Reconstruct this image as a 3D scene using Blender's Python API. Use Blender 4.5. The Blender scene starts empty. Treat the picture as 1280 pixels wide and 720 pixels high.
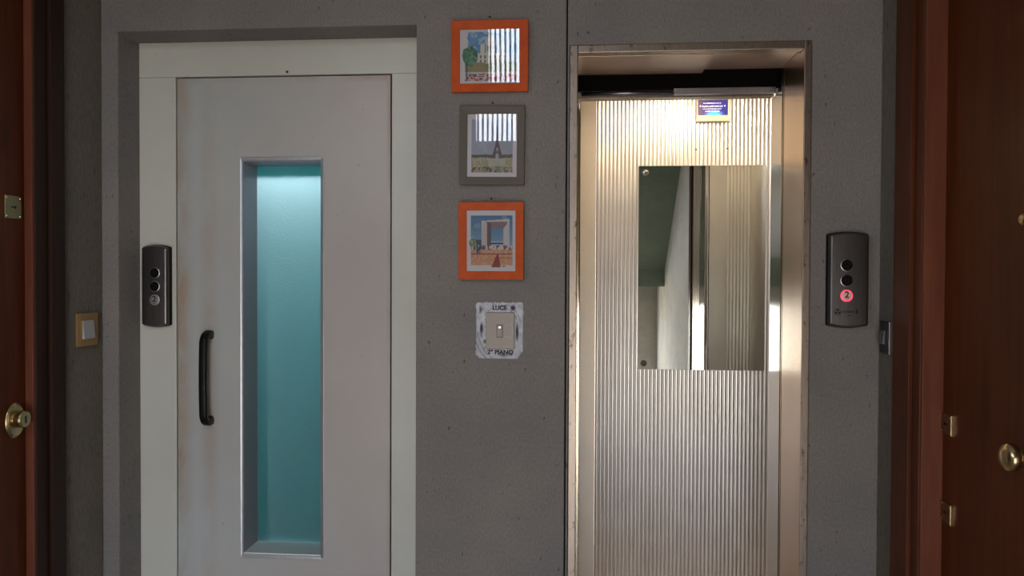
import bpy, bmesh, math, random
import numpy as np
from mathutils import Matrix, Vector, Euler
random.seed(7)
PI = math.pi
SC = bpy.context.scene
COL = SC.collection

# ------------------------------------------------------------------ camera
cam_data = bpy.data.cameras.new('camera')
cam_data.sensor_width = 36.0
cam_data.lens = 949.0 / 1280.0 * 36.0
cam_data.clip_start = 0.02
cam = bpy.data.objects.new('camera', cam_data)
COL.objects.link(cam)
cam.matrix_world = (Matrix.Translation((0, -2.37, 1.4)) @ Matrix.Rotation(math.radians(4.7), 4, 'Z')
                    @ Matrix.Rotation(math.radians(89.1), 4, 'X') @ Matrix.Rotation(math.radians(0.24), 4, 'Z'))
SC.camera = cam

# ------------------------------------------------------------------ sky, daylight, exposure
SC.view_settings.view_transform = 'Standard'
SC.view_settings.look = 'None'
SC.view_settings.gamma = 1.0
SC.view_settings.use_curve_mapping = False
SC.view_settings.exposure = 0.0
SC.cycles.max_bounces = 10
SC.cycles.diffuse_bounces = 5
SC.cycles.glossy_bounces = 6
SC.cycles.sample_clamp_indirect = 4.0
SC.cycles.caustics_reflective = True
SC.cycles.blur_glossy = 0.5

world = bpy.data.worlds.new('world')
SC.world = world
world.use_nodes = True
wn = world.node_tree.nodes; wl = world.node_tree.links
wn.clear()
w_out = wn.new('ShaderNodeOutputWorld'); w_bg = wn.new('ShaderNodeBackground')
w_tc = wn.new('ShaderNodeTexCoord'); w_sep = wn.new('ShaderNodeSeparateXYZ'); w_rmp = wn.new('ShaderNodeValToRGB')
w_rmp.color_ramp.elements[0].position = 0.45; w_rmp.color_ramp.elements[0].color = (0.42, 0.40, 0.36, 1)
w_rmp.color_ramp.elements[1].position = 0.60; w_rmp.color_ramp.elements[1].color = (0.80, 0.88, 1.0, 1)
w_map = wn.new('ShaderNodeMath'); w_map.operation = 'MULTIPLY_ADD'; w_map.inputs[1].default_value = 0.5; w_map.inputs[2].default_value = 0.5
wl.new(w_tc.outputs['Generated'], w_sep.inputs[0]); wl.new(w_sep.outputs['Z'], w_map.inputs[0])
wl.new(w_map.outputs[0], w_rmp.inputs[0]); wl.new(w_rmp.outputs[0], w_bg.inputs[0]); wl.new(w_bg.outputs[0], w_out.inputs[0])
w_bg.inputs[1].default_value = 16.0

def portal(x0, x1, z0, z1, y, rot=(PI / 2, 0, 0)):
    l = bpy.data.lights.new('sky_portal', 'AREA'); l.shape = 'RECTANGLE'
    l.size = x1 - x0; l.size_y = z1 - z0
    l.cycles.is_portal = True
    o = bpy.data.objects.new('sky_portal', l); COL.objects.link(o)
    o.location = ((x0 + x1) / 2, y, (z0 + z1) / 2); o.rotation_euler = (PI / 2, 0, 0)   # shines towards +y
    return o
UPW = (-0.78, 0.85, 2.55, 4.15)      # upper stair window: x0 x1 z0 z1
LOW = (-0.93, 0.62, -1.0, 1.12)      # lower stair window
YB = -4.1                            # rear wall of the stairwell
portal(*UPW, YB - 0.26); portal(*LOW, YB - 0.26)
SIDE = (-3.85, -1.80, 2.10, 2.60)    # unseen window added in the left wall for more daylight: y0 y1 z0 z1
_p = portal(*SIDE, 0); _p.location = (-1.541 - 0.31, (SIDE[0] + SIDE[1]) / 2, (SIDE[2] + SIDE[3]) / 2); _p.rotation_euler = (PI / 2, 0, -PI / 2)

# ------------------------------------------------------------------ materials
def srgb(r, g, b):
    f = lambda c: (c / 255 / 12.92) if c / 255 <= 0.04045 else ((c / 255 + 0.055) / 1.055) ** 2.4
    return (f(r), f(g), f(b), 1.0)
def newmat(name, col, rough=0.5, metal=0.0, spec=0.5, coat=0.0, emis=None, es=0.0):
    m = bpy.data.materials.new(name); m.use_nodes = True
    b = m.node_tree.nodes['Principled BSDF']
    b.inputs['Base Color'].default_value = col if len(col) == 4 else (*col, 1)
    b.inputs['Roughness'].default_value = rough; b.inputs['Metallic'].default_value = metal
    b.inputs['Specular IOR Level'].default_value = spec; b.inputs['Coat Weight'].default_value = coat
    b.inputs['Coat Roughness'].default_value = 0.12
    if emis: b.inputs['Emission Color'].default_value = (*emis[:3], 1); b.inputs['Emission Strength'].default_value = es
    return m
def nodes_of(m): return m.node_tree.nodes, m.node_tree.links, m.node_tree.nodes['Principled BSDF']
def coords(m, scale=(1, 1, 1)):
    n, l, b = nodes_of(m)
    tc = n.new('ShaderNodeTexCoord'); mp = n.new('ShaderNodeMapping'); mp.inputs['Scale'].default_value = scale
    l.new(tc.outputs['Object'], mp.inputs[0]); return mp.outputs[0]
def noise(m, vec, sc, detail=4, rough=0.6):
    n, l, b = nodes_of(m); t = n.new('ShaderNodeTexNoise')
    t.inputs['Scale'].default_value = sc; t.inputs['Detail'].default_value = detail; t.inputs['Roughness'].default_value = rough
    l.new(vec, t.inputs['Vector']); return t.outputs['Fac']
def ramp(m, fac, stops):
    n, l, b = nodes_of(m); r = n.new('ShaderNodeValToRGB'); e = r.color_ramp.elements
    while len(e) < len(stops): e.new(0.5)
    for i, (p, c) in enumerate(stops):
        e[i].position = p; e[i].color = c if len(c) == 4 else (*c, 1)
    l.new(fac, r.inputs[0]); return r.outputs[0]
def mix(m, a, b_, fac, mode='MIX'):
    n, l, b = nodes_of(m); x = n.new('ShaderNodeMix'); x.data_type = 'RGBA'; x.blend_type = mode
    for s, v in ((x.inputs[0], fac), (x.inputs[6], a), (x.inputs[7], b_)):
        if hasattr(v, 'links') or isinstance(v, bpy.types.NodeSocket): l.new(v, s)
        else: s.default_value = v
    return x.outputs[2]
def bump(m, h, strength, dist=0.002):
    n, l, b = nodes_of(m); bp = n.new('ShaderNodeBump'); bp.inputs['Strength'].default_value = strength
    bp.inputs['Distance'].default_value = dist; l.new(h, bp.inputs['Height'])
    l.new(bp.outputs[0], b.inputs['Normal']); return bp
def setcol(m, c): n, l, b = nodes_of(m); l.new(c, b.inputs['Base Color'])

def stucco(name, base, amp=0.22, strength=0.55, seed=0.0, zs=0.22):
    """trowelled render: fine vertical scratches, small dark pits"""
    m = newmat(name, base, 0.82, spec=0.25)
    v1 = coords(m, (1, 1, zs)); v2 = coords(m, (1, 1, 1))
    n1 = noise(m, v1, 170, 5, 0.7); n2 = noise(m, v2, 3.0 + seed, 3); n3 = noise(m, v1, 60, 3)
    n4 = noise(m, v2, 300, 2)
    pits = ramp(m, noise(m, v1, 62 + seed, 2, 0.4), [(0.25, (0.35, 0.33, 0.31)), (0.31, (1, 1, 1))])
    d = tuple(c * (1 - amp) for c in base[:3]); li = tuple(min(1, c * (1 + amp)) for c in base[:3])
    c1 = ramp(m, n1, [(0.32, d), (0.68, li)])
    c2 = mix(m, c1, ramp(m, n2, [(0.35, (0.86, 0.87, 0.9)), (0.65, (1.1, 1.06, 1.0))]), 0.7, 'MULTIPLY')
    c3 = mix(m, c2, pits, 0.8, 'MULTIPLY')
    setcol(m, c3)
    n, l, b = nodes_of(m)
    s = n.new('ShaderNodeMath'); s.operation = 'ADD'; l.new(n1, s.inputs[0]); l.new(n3, s.inputs[1])
    s2 = n.new('ShaderNodeMath'); s2.operation = 'ADD'; l.new(s.outputs[0], s2.inputs[0]); l.new(n4, s2.inputs[1])
    bump(m, s2.outputs[0], strength, 0.004)
    return m
M = {}
M['wall'] = stucco('grey_stucco', (0.236, 0.216, 0.210, 1), 0.16, 0.6, 0.0, 0.55)
M['wall_shaded'] = stucco('shaded_brown_grey_stucco', (0.180, 0.160, 0.135, 1), 0.24, 0.8, 0.4)  # darker, browner copy of the wall stucco: side wall shade in the colour
M['wall_pale'] = stucco('pale_stucco', (0.58, 0.54, 0.49, 1), 0.12, 0.5, 1.7)
M['stair'] = stucco('green_grey_plaster', (0.235, 0.285, 0.225, 1), 0.1, 0.15, 0.6)
M['ceiling'] = newmat('ceiling_paint', (0.55, 0.55, 0.53), 0.9)
M['floor'] = newmat('floor_stone', (0.22, 0.19, 0.16), 0.25)
setcol(M['floor'], ramp(M['floor'], noise(M['floor'], coords(M['floor']), 22, 6), [(0.35, (0.13, 0.11, 0.09)), (0.65, (0.33, 0.29, 0.25))]))

def painted(name, base, stain=0.0, edge=None):
    m = newmat(name, base, 0.34, spec=0.5)
    v = coords(m); n2 = noise(m, v, 2.2, 4)
    c = ramp(m, n2, [(0.3, tuple(x * 0.93 for x in base[:3])), (0.7, tuple(x * 1.05 for x in base[:3]))])
    if edge:
        n, l, b = nodes_of(m)
        tc = n.new('ShaderNodeTexCoord'); sp = n.new('ShaderNodeSeparateXYZ'); l.new(tc.outputs['Object'], sp.inputs[0])
        ag = n.new('ShaderNodeMath'); ag.operation = 'MULTIPLY_ADD'; l.new(noise(m, v, 1.6, 3), ag.inputs[0]); ag.inputs[1].default_value = .9; l.new(sp.outputs[0], ag.inputs[2])
        mr0 = n.new('ShaderNodeMapRange'); mr0.inputs[1].default_value = -.95; mr0.inputs[2].default_value = -.35; l.new(ag.outputs[0], mr0.inputs[0])
        c = mix(m, mix(m, c, (0.93, 1.07, 1.12, 1), 1.0, 'MULTIPLY'), c, mr0.outputs[0])
    specks = ramp(m, noise(m, coords(m, (1, 1, .6)), 70, 2, 0.3), [(0.15, (0.35, 0.3, 0.28)), (0.19, (1, 1, 1))])
    c = mix(m, c, specks, 0.55, 'MULTIPLY')
    if edge:
        # rust that crept out of the gap along the closing edge: soft blotches in object space
        n, l, b = nodes_of(m)
        tc = n.new('ShaderNodeTexCoord'); sp = n.new('ShaderNodeSeparateXYZ'); l.new(tc.outputs['Object'], sp.inputs[0])
        tot = None
        for (axis, pos, width, amt) in edge:
            a = n.new('ShaderNodeMath'); a.operation = 'SUBTRACT'; l.new(sp.outputs[axis], a.inputs[0]); a.inputs[1].default_value = pos
            ab = n.new('ShaderNodeMath'); ab.operation = 'ABSOLUTE'; l.new(a.outputs[0], ab.inputs[0])
            mr = n.new('ShaderNodeMapRange'); mr.inputs[1].default_value = 0; mr.inputs[2].default_value = width
            mr.inputs[3].default_value = amt; mr.inputs[4].default_value = 0; mr.interpolation_type = 'SMOOTHERSTEP'; l.new(ab.outputs[0], mr.inputs[0])
            if tot is None: tot = mr.outputs[0]
            else:
                mx = n.new('ShaderNodeMath'); mx.operation = 'MAXIMUM'; l.new(tot, mx.inputs[0]); l.new(mr.outputs[0], mx.inputs[1]); tot = mx.outputs[0]
        nz = noise(m, coords(m, (1, 1, 0.45)), 4.5, 5, 0.65)
        nr = n.new('ShaderNodeMapRange'); nr.inputs[1].default_value = 0.38; nr.inputs[2].default_value = 0.62; l.new(nz, nr.inputs[0])
        mu = n.new('ShaderNodeMath'); mu.operation = 'MULTIPLY'; l.new(tot, mu.inputs[0]); l.new(nr.outputs[0], mu.inputs[1])
        c = mix(m, c, (0.36, 0.22, 0.13, 1), mu.outputs[0])
    setcol(m, c)
    bump(m, noise(m, v, 55, 2), 0.06, 0.002)
    return m
M['leaf_paint'] = painted('aged_grey_white_paint', (0.50, 0.455, 0.44, 1),
                          edge=[('X', -1.352, 0.075, 0.85), ('Z', 2.066, 0.03, 0.5), ('X', -0.613, 0.02, 0.5), ('X', -1.24, 0.05, 0.35)])
M['frame_paint'] = painted('aged_cream_white_paint', (0.60, 0.59, 0.545, 1))
M['black'] = newmat('black_plastic', (0.005, 0.005, 0.005), 0.4, spec=0.25)
M['void'] = newmat('gap_shade_black', (0.006, 0.0045, 0.004), 0.9, spec=0.1)  # black colour stands in for unlit depth of shaft and joints
M['gap_shade'] = newmat('rusty_shaded_gap', (0.010, 0.004, 0.0025), 0.9, spec=0.1)  # rust brown taken near black: shade of the door gap in the colour

def metal(name, base, rough, streak=(60, 60, 3), amt=0.1, rvar=0.08, stains=None):
    m = newmat(name, base, rough, 1.0)
    v = coords(m, streak); t = noise(m, v, 4, 4)
    c = ramp(m, t, [(0.3, tuple(x * (1 - amt) for x in base[:3])), (0.7, tuple(min(1, x * (1 + amt)) for x in base[:3]))])
    if stains:
        c = mix(m, c, ramp(m, noise(m, coords(m, (1, 1, .5)), 55, 4, 0.7), [(0.30, stains), (0.42, (1, 1, 1))]), 1.0, 'MULTIPLY')
    setcol(m, c)
    n, l, b = nodes_of(m)
    mr = n.new('ShaderNodeMapRange'); mr.inputs[3].default_value = max(0.01, rough - rvar); mr.inputs[4].default_value = rough + rvar
    l.new(t, mr.inputs[0]); l.new(mr.outputs[0], b.inputs['Roughness'])
    return m
M['alu'] = metal('anodised_aluminium', (0.62, 0.61, 0.62, 1), 0.38)
M['lip'] = metal('pale_aluminium_trim', (0.55, 0.56, 0.60, 1), 0.42)
M['reveal'] = newmat('slate_blue_metal', (0.36, 0.30, 0.33, 1), 0.45, 0.3)
M['sill'] = newmat('white_enamel_sill', (0.85, 0.86, 0.86, 1), 0.25)
M['sheet'] = metal('ribbed_champagne_aluminium', (0.72, 0.69, 0.675, 1), 0.33, (2, 2, 2), 0.04, 0.03)
M['steel'] = metal('polished_brown_steel', (0.68, 0.52, 0.41, 1), 0.26, (2, 2, .5), 0.08, 0.02)
M['stained'] = metal('stained_steel', (0.34, 0.275, 0.235, 1), 0.42, (40, 40, 4), 0.15, 0.08, (0.35, 0.3, 0.26))
M['post'] = metal('bright_steel', (0.60, 0.55, 0.52, 1), 0.10, (60, 60, 2), 0.05, 0.02)
M['soffit'] = metal('brushed_brown_steel', (0.46, 0.34, 0.275, 1), 0.42, (3, 40, 3), 0.12, 0.05)
M['sheet_plain'] = metal('plain_champagne_aluminium', (0.52, 0.46, 0.40, 1), 0.45, (2, 2, 2), 0.04, 0.03)
M['greybar'] = metal('dull_grey_bar', (0.28, 0.28, 0.32, 1), 0.35)
M['mirror'] = newmat('mirror_silver', (0.78, 0.80, 0.77, 1), 0.0, 1.0)
M['chrome'] = newmat('chrome', (0.75, 0.74, 0.73, 1), 0.12, 1.0)
M['brass'] = newmat('worn_brass', (0.60, 0.47, 0.26, 1), 0.25, 1.0)
M['brass_dark'] = newmat('tarnished_brass', (0.30, 0.22, 0.12, 1), 0.3, 1.0)
M['panel_steel'] = metal('brushed_grey_steel', (0.175, 0.165, 0.165, 1), 0.33, (90, 90, 3), 0.12)
M['button_black'] = newmat('button_black', (0.004, 0.003, 0.004), 0.6, spec=0.15)
M['button_grey'] = newmat('button_grey', (0.30, 0.29, 0.30, 1), 0.35, 0.4)
M['button_lit'] = newmat('lit_button_face', (0.42, 0.35, 0.36, 1), 0.35, 0.0, emis=(1, .35, .38), es=0.22)
M['red_ring'] = newmat('red_led_ring', (0.6, 0.03, 0.06, 1), 0.4, emis=(1.0, 0.08, 0.13), es=1.0)
M['ink'] = newmat('dark_ink', (0.012, 0.012, 0.014), 0.6)
M['ink_soft'] = newmat('faded_ink', (0.035, 0.035, 0.05), 0.7)
M['orange'] = newmat('orange_wood', (0.52, 0.08, 0.012, 1), 0.5, spec=0.2)
setcol(M['orange'], ramp(M['orange'], noise(M['orange'], coords(M['orange'], (1, 1, 1)), 30, 3), [(0.3, (0.46, 0.066, 0.010)), (0.7, (0.58, 0.088, 0.012))]))
M['taupe'] = newmat('taupe_wood', (0.095, 0.072, 0.056, 1), 0.5)
M['beige'] = newmat('greige_plastic', (0.33, 0.27, 0.245, 1), 0.38)
M['beige_dark'] = newmat('greige_shadow_line', (0.05, 0.04, 0.036, 1), 0.6)
M['led'] = newmat('white_led', (0.9, 0.9, 0.88, 1), 0.4, emis=(1, .95, .9), es=1.5)
M['gold_plastic'] = newmat('gold_plate', (0.34, 0.20, 0.085, 1), 0.35, 0.35)
M['grey_plastic'] = newmat('pale_grey_rocker', (0.42, 0.41, 0.43, 1), 0.4)
M['bronze'] = newmat('dark_bronze_plate', (0.035, 0.03, 0.026, 1), 0.4, 0.3)
M['white_plastic'] = newmat('warm_white_plastic', (0.66, 0.56, 0.46, 1), 0.45)

def wood(name, c0, c1, rough=0.42, coat=0.0):
    m = newmat(name, c0, rough, coat=0.0, spec=0.18)
    v = coords(m, (14, 14, 0.9)); n1 = noise(m, v, 3, 6, 0.65); n2 = noise(m, coords(m, (1, 1, 0.3)), 2, 2)
    c = ramp(m, n1, [(0.3, c0), (0.7, c1)])
    c = mix(m, c, ramp(m, n2, [(0.3, (0.8, 0.75, 0.7)), (0.7, (1.2, 1.2, 1.15))]), 1.0, 'MULTIPLY')
    setcol(m, c); bump(m, n1, 0.06, 0.001)
    return m
M['wood'] = wood('dark_mahogany', (0.055, 0.0120, 0.0035), (0.100, 0.022, 0.0060))
M['wood_lit'] = wood('lit_mahogany_frame', (0.11, 0.032, 0.018), (0.16, 0.052, 0.030), 0.4, 0.15)  # lighter copy of the mahogany: light on the jamb faces in the colour
M['wood_black'] = wood('near_black_frame', (0.020, 0.009, 0.006), (0.035, 0.015, 0.010), 0.5, 0.1)

def glasspane(name, tint=(1, 1, 1, 1)):
    m = bpy.data.materials.new(name); m.use_nodes = True
    n = m.node_tree.nodes; l = m.node_tree.links; n.clear()
    o = n.new('ShaderNodeOutputMaterial'); mx = n.new('ShaderNodeMixShader'); t = n.new('ShaderNodeBsdfTransparent')
    g = n.new('ShaderNodeBsdfGlossy'); f = n.new('ShaderNodeFresnel'); f.inputs[0].default_value = 1.52
    mm = n.new('ShaderNodeMath'); mm.operation = 'MULTIPLY'; mm.inputs[1].default_value = 1.8
    g.inputs['Roughness'].default_value = 0.0; t.inputs[0].default_value = tint
    ge = n.new('ShaderNodeNewGeometry'); iv = n.new('ShaderNodeMath'); iv.operation = 'SUBTRACT'; iv.inputs[0].default_value = 1.0; l.new(ge.outputs['Backfacing'], iv.inputs[1])
    m2 = n.new('ShaderNodeMath'); m2.operation = 'MULTIPLY'; m2.use_clamp = True; l.new(iv.outputs[0], m2.inputs[1])
    l.new(f.outputs[0], mm.inputs[0]); l.new(mm.outputs[0], m2.inputs[0]); l.new(m2.outputs[0], mx.inputs[0]); l.new(t.outputs[0], mx.inputs[1]); l.new(g.outputs[0], mx.inputs[2]); l.new(mx.outputs[0], o.inputs[0])
    return m
M['glass'] = glasspane('clear_picture_glass')

def frosted():
    m = bpy.data.materials.new('frosted_teal_glass'); m.use_nodes = True
    n = m.node_tree.nodes; l = m.node_tree.links; b = n['Principled BSDF']; o = n['Material Output']
    b.inputs['Base Color'].default_value = (0.04, 0.11, 0.11, 1); b.inputs['Specular IOR Level'].default_value = 0.15; b.inputs['Roughness'].default_value = 0.3
    tr = n.new('ShaderNodeBsdfTranslucent'); tr.inputs[0].default_value = (0.72, 0.94, 1.0, 1)
    tc = n.new('ShaderNodeTexCoord'); nz = n.new('ShaderNodeTexNoise'); nz.inputs['Scale'].default_value = 120
    bp = n.new('ShaderNodeBump'); bp.inputs['Strength'].default_value = 0.35; bp.inputs['Distance'].default_value = 0.002
    l.new(tc.outputs['Object'], nz.inputs['Vector']); l.new(nz.outputs['Fac'], bp.inputs['Height'])
    l.new(bp.outputs[0], b.inputs['Normal']); l.new(bp.outputs[0], tr.inputs['Normal'])
    mx = n.new('ShaderNodeMixShader'); mx.inputs[0].default_value = 0.75
    l.new(b.outputs[0], mx.inputs[1]); l.new(tr.outputs[0], mx.inputs[2]); l.new(mx.outputs[0], o.inputs[0])
    return m
M['frosted'] = frosted()
def attrmat(name, rough, emis=0.0, spec=0.5):
    m = newmat(name, (1, 1, 1, 1), rough, spec=spec); n, l, b = nodes_of(m)
    a = n.new('ShaderNodeAttribute'); a.attribute_name = 'print'; l.new(a.outputs['Color'], b.inputs['Base Color'])
    if emis: l.new(a.outputs['Color'], b.inputs['Emission Color']); b.inputs['Emission Strength'].default_value = emis
    return m
M['print'] = attrmat('printed_paper', 0.6)
M['screen'] = attrmat('backlit_screen', 0.3, 0.8)
M['patch'] = attrmat('scuffed_white_paint', 0.7, spec=0.3)

# ------------------------------------------------------------------ mesh helpers
def obj(name, bm, mat, parent=None, loc=(0, 0, 0), rot=(0, 0, 0), smooth=False, bev=0.0, seg=2):
    me = bpy.data.meshes.new(name); bmesh.ops.recalc_face_normals(bm, faces=bm.faces[:]); bm.to_mesh(me); bm.free()
    o = bpy.data.objects.new(name, me); COL.objects.link(o)
    for mm in (mat if isinstance(mat, (list, tuple)) else [mat]): me.materials.append(mm)
    if parent: o.parent = parent
    o.location = loc; o.rotation_euler = rot
    if smooth:
        for p in me.polygons: p.use_smooth = True
    if bev:
        b = o.modifiers.new('bevel', 'BEVEL'); b.width = bev; b.segments = seg; b.limit_method = 'ANGLE'; b.angle_limit = math.radians(40)
    return o
def thing(name, label, cat, loc=(0, 0, 0), rot=(0, 0, 0), group=None, kind=None):
    o = bpy.data.objects.new(name, None); COL.objects.link(o); o.empty_display_size = 0.05
    o.location = loc; o.rotation_euler = rot; tag(o, label, cat, group, kind); return o
def tag(o, label=None, cat=None, group=None, kind=None):
    if label: o['label'] = label
    if cat: o['category'] = cat
    if group: o['group'] = group
    if kind: o['kind'] = kind
    return o
def box(bm, x0, x1, y0, y1, z0, z1):
    v = [bm.verts.new((x, y, z)) for x in (x0, x1) for y in (y0, y1) for z in (z0, z1)]
    for f in ((0, 1, 3, 2), (4, 6, 7, 5), (0, 4, 5, 1), (2, 3, 7, 6), (0, 2, 6, 4), (1, 5, 7, 3)):
        bm.faces.new([v[i] for i in f])
def BX(*a):
    bm = bmesh.new(); box(bm, *a); return bm
def lathe(bm, prof, axis='-y', seg=32, c=(0, 0, 0), sx=1.0, sz=1.0, caps=True):
    """prof: list of (radius, height along the axis)"""
    rings = []
    for r, h in prof:
        ring = []
        for k in range(seg):
            a = 2 * PI * k / seg; p, q = r * math.cos(a) * sx, r * math.sin(a) * sz
            P = {'-y': (p, -h, q), '+x': (h, p, q), '-x': (-h, p, q), 'z': (p, q, h)}[axis]
            ring.append(bm.verts.new((c[0] + P[0], c[1] + P[1], c[2] + P[2])))
        rings.append(ring)
    for a, b in zip(rings, rings[1:]):
        for k in range(seg):
            bm.faces.new((a[k], a[(k + 1) % seg], b[(k + 1) % seg], b[k]))
    if caps: bm.faces.new(rings[0]); bm.faces.new(rings[-1])
def LT(*a, **k):
    bm = bmesh.new(); lathe(bm, *a, **k); return bm
def extrude_poly(bm, pts, a0, a1, axis='y'):
    f = {'y': lambda p, h: (p[0], h, p[1]), 'x': lambda p, h: (h, p[0], p[1]), 'z': lambda p, h: (p[0], p[1], h)}[axis]
    A = [bm.verts.new(f(p, a0)) for p in pts]; B = [bm.verts.new(f(p, a1)) for p in pts]
    n = len(pts)
    for i in range(n): bm.faces.new((A[i], A[(i + 1) % n], B[(i + 1) % n], B[i]))
    bm.faces.new(A); bm.faces.new(B)
def slab(cuts_u, cuts_v, holes, a0, a1, axis='y'):
    """a panel of thickness a0..a1 with rectangular holes, one clean shell. u,v = (x,z) for axis y, (y,z) for axis x"""
    bm = bmesh.new(); vs = {}
    def V(u, v, a):
        k = (round(u, 5), round(v, 5), a)
        if k not in vs: vs[k] = bm.verts.new((u, a, v) if axis == 'y' else (a, u, v) if axis == 'x' else (u, v, a))
        return vs[k]
    cu = sorted(set(cuts_u + [h[0] for h in holes] + [h[1] for h in holes])); cv = sorted(set(cuts_v + [h[2] for h in holes] + [h[3] for h in holes]))
    cu = [u for u in cu if min(cuts_u) <= u <= max(cuts_u)]; cv = [v for v in cv if min(cuts_v) <= v <= max(cuts_v)]
    def solid(i, j):
        if not (0 <= i < len(cu) - 1 and 0 <= j < len(cv) - 1): return False
        um, vm = (cu[i] + cu[i + 1]) / 2, (cv[j] + cv[j + 1]) / 2
        return not any(h[0] < um < h[1] and h[2] < vm < h[3] for h in holes)
    for i in range(len(cu) - 1):
        for j in range(len(cv) - 1):
            if not solid(i, j): continue
            u0, u1, v0, v1 = cu[i], cu[i + 1], cv[j], cv[j + 1]
            for a in (a0, a1): bm.faces.new((V(u0, v0, a), V(u1, v0, a), V(u1, v1, a), V(u0, v1, a)))
            if not solid(i - 1, j): bm.faces.new((V(u0, v0, a0), V(u0, v1, a0), V(u0, v1, a1), V(u0, v0, a1)))
            if not solid(i + 1, j): bm.faces.new((V(u1, v0, a0), V(u1, v1, a0), V(u1, v1, a1), V(u1, v0, a1)))
            if not solid(i, j - 1): bm.faces.new((V(u0, v0, a0), V(u1, v0, a0), V(u1, v0, a1), V(u0, v0, a1)))
            if not solid(i, j + 1): bm.faces.new((V(u0, v1, a0), V(u1, v1, a0), V(u1, v1, a1), V(u0, v1, a1)))
    return bm
def rim(x0, x1, z0, z1, wl_, wr, wt, wb, y0, y1, inset=0.0):
    """mitred rectangular frame seen from -y, front at y0; inset slopes the inner edge"""
    bm = bmesh.new()
    O = [(x0, z0), (x1, z0), (x1, z1), (x0, z1)]; I = [(x0 + wl_, z0 + wb), (x1 - wr, z0 + wb), (x1 - wr, z1 - wt), (x0 + wl_, z1 - wt)]
    f = lambda P, y: [bm.verts.new((p[0], y, p[1])) for p in P]
    of, ob, if_, ib = f(O, y0), f(O, y1), f(I, y0 + inset), f(I, y1)
    for k in range(4):
        j = (k + 1) % 4
        for a, b in ((of, if_), (if_, ib), (ib, ob), (ob, of)): bm.faces.new((a[k], a[j], b[j], b[k]))
    return bm
def text_mesh(name, s, size, mat, parent, loc, rot=(PI / 2, 0, 0), extrude=0.0003, xs=1.0, bold=0.0):
    cu = bpy.data.curves.new(name, 'FONT'); cu.body = s; cu.size = size; cu.extrude = extrude; cu.align_x = 'CENTER'; cu.align_y = 'CENTER'; cu.offset = bold
    cu.resolution_u = 3
    t = bpy.data.objects.new(name + '_source', cu); COL.objects.link(t)
    me = bpy.data.meshes.new_from_object(t.evaluated_get(bpy.context.evaluated_depsgraph_get()))
    bpy.data.objects.remove(t); bpy.data.curves.remove(cu)
    me.name = name; me.materials.clear(); me.materials.append(mat)
    o = bpy.data.objects.new(name, me); COL.objects.link(o); o.parent = parent; o.location = loc; o.rotation_euler = rot; o.scale = (xs, 1, 1)
    return o
def print_grid(name, w, h, nx, ny, paint, mat, parent, loc, keep=None):
    """flat printed sheet: a grid of faces, each with its ink colour"""
    uu, vv = np.meshgrid((np.arange(nx) + 0.5) / nx, (np.arange(ny) + 0.5) / ny)     # v up
    rgb = paint(uu, vv); rgb = np.clip(rgb, 0, 1)
    lin = np.where(rgb <= 0.04045, rgb / 12.92, ((rgb + 0.055) / 1.055) ** 2.4)
    xs = np.linspace(-w / 2, w / 2, nx + 1); zs = np.linspace(-h / 2, h / 2, ny + 1)
    verts = [(x, 0, z) for z in zs for x in xs]; faces = []; cols = []
    kp = keep(uu, vv) if keep is not None else np.ones((ny, nx), bool)
    for j in range(ny):
        for i in range(nx):
            if kp[j, i]:
                a = j * (nx + 1) + i; faces.append((a, a + 1, a + nx + 2, a + nx + 1)); cols.append(lin[j, i])
    me = bpy.data.meshes.new(name); me.from_pydata(verts, [], faces)
    at = me.attributes.new('print', 'FLOAT_COLOR', 'CORNER')
    c = np.ones((len(faces), 4, 4), np.float32); c[:, :, :3] = np.array(cols)[:, None, :]
    at.data.foreach_set('color', c.ravel())
    me.materials.append(mat)
    o = bpy.data.objects.new(name, me); COL.objects.link(o); o.parent = parent; o.location = loc
    return o
def smn(u, v, s, seed):
    """smooth value noise for the prints"""
    rs = np.random.RandomState(seed); g = rs.rand(64, 64)
    x = u * s; y = v * s; x0 = np.floor(x).astype(int); y0 = np.floor(y).astype(int); fx = x - x0; fy = y - y0
    fx = fx * fx * (3 - 2 * fx); fy = fy * fy * (3 - 2 * fy); G = lambda a, b: g[b % 64, a % 64]
    return (G(x0, y0) * (1 - fx) + G(x0 + 1, y0) * fx) * (1 - fy) + (G(x0, y0 + 1) * (1 - fx) + G(x0 + 1, y0 + 1) * fx) * fy
def put(rgb, mask, col, a=1.0):
    c = np.array(col) / 255.0; m = (mask * a)[..., None] if mask.dtype != bool else (mask.astype(float) * a)[..., None]
    return rgb * (1 - m) + c * m

# ------------------------------------------------------------------ the setting
XL, XR = -1.541, 0.915
LY = 0.122                    # plane of the left lift door
LX, RX = -1.487, -0.50        # niche
FX0, FX1, FZ = -0.018, 0.711, 2.115   # outer edge of the steel surround
CEIL = 2.66; TOP = 4.3; BOT = -1.6
S = 'structure'
# front wall, in two pours with an open joint between them
tag(obj('wall_front', slab([XL - 0.3, -0.0285], [0, CEIL + .3], [(LX, RX, -1, 2.19)], 0, 0.36), M['wall'], bev=0.004), kind=S)
tag(obj('wall_front', slab([-0.0245, XR + 0.3], [0, CEIL + .3], [(FX0, FX1, -1, FZ)], 0.0, 0.26), M['wall'], bev=0.004), kind=S)
tag(obj('trim_1', BX(-0.0285, -0.0245, 0.012, 0.25, 0, CEIL), M['void']), kind=S, label='dark open joint running down the grey wall beside the steel surround')
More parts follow.
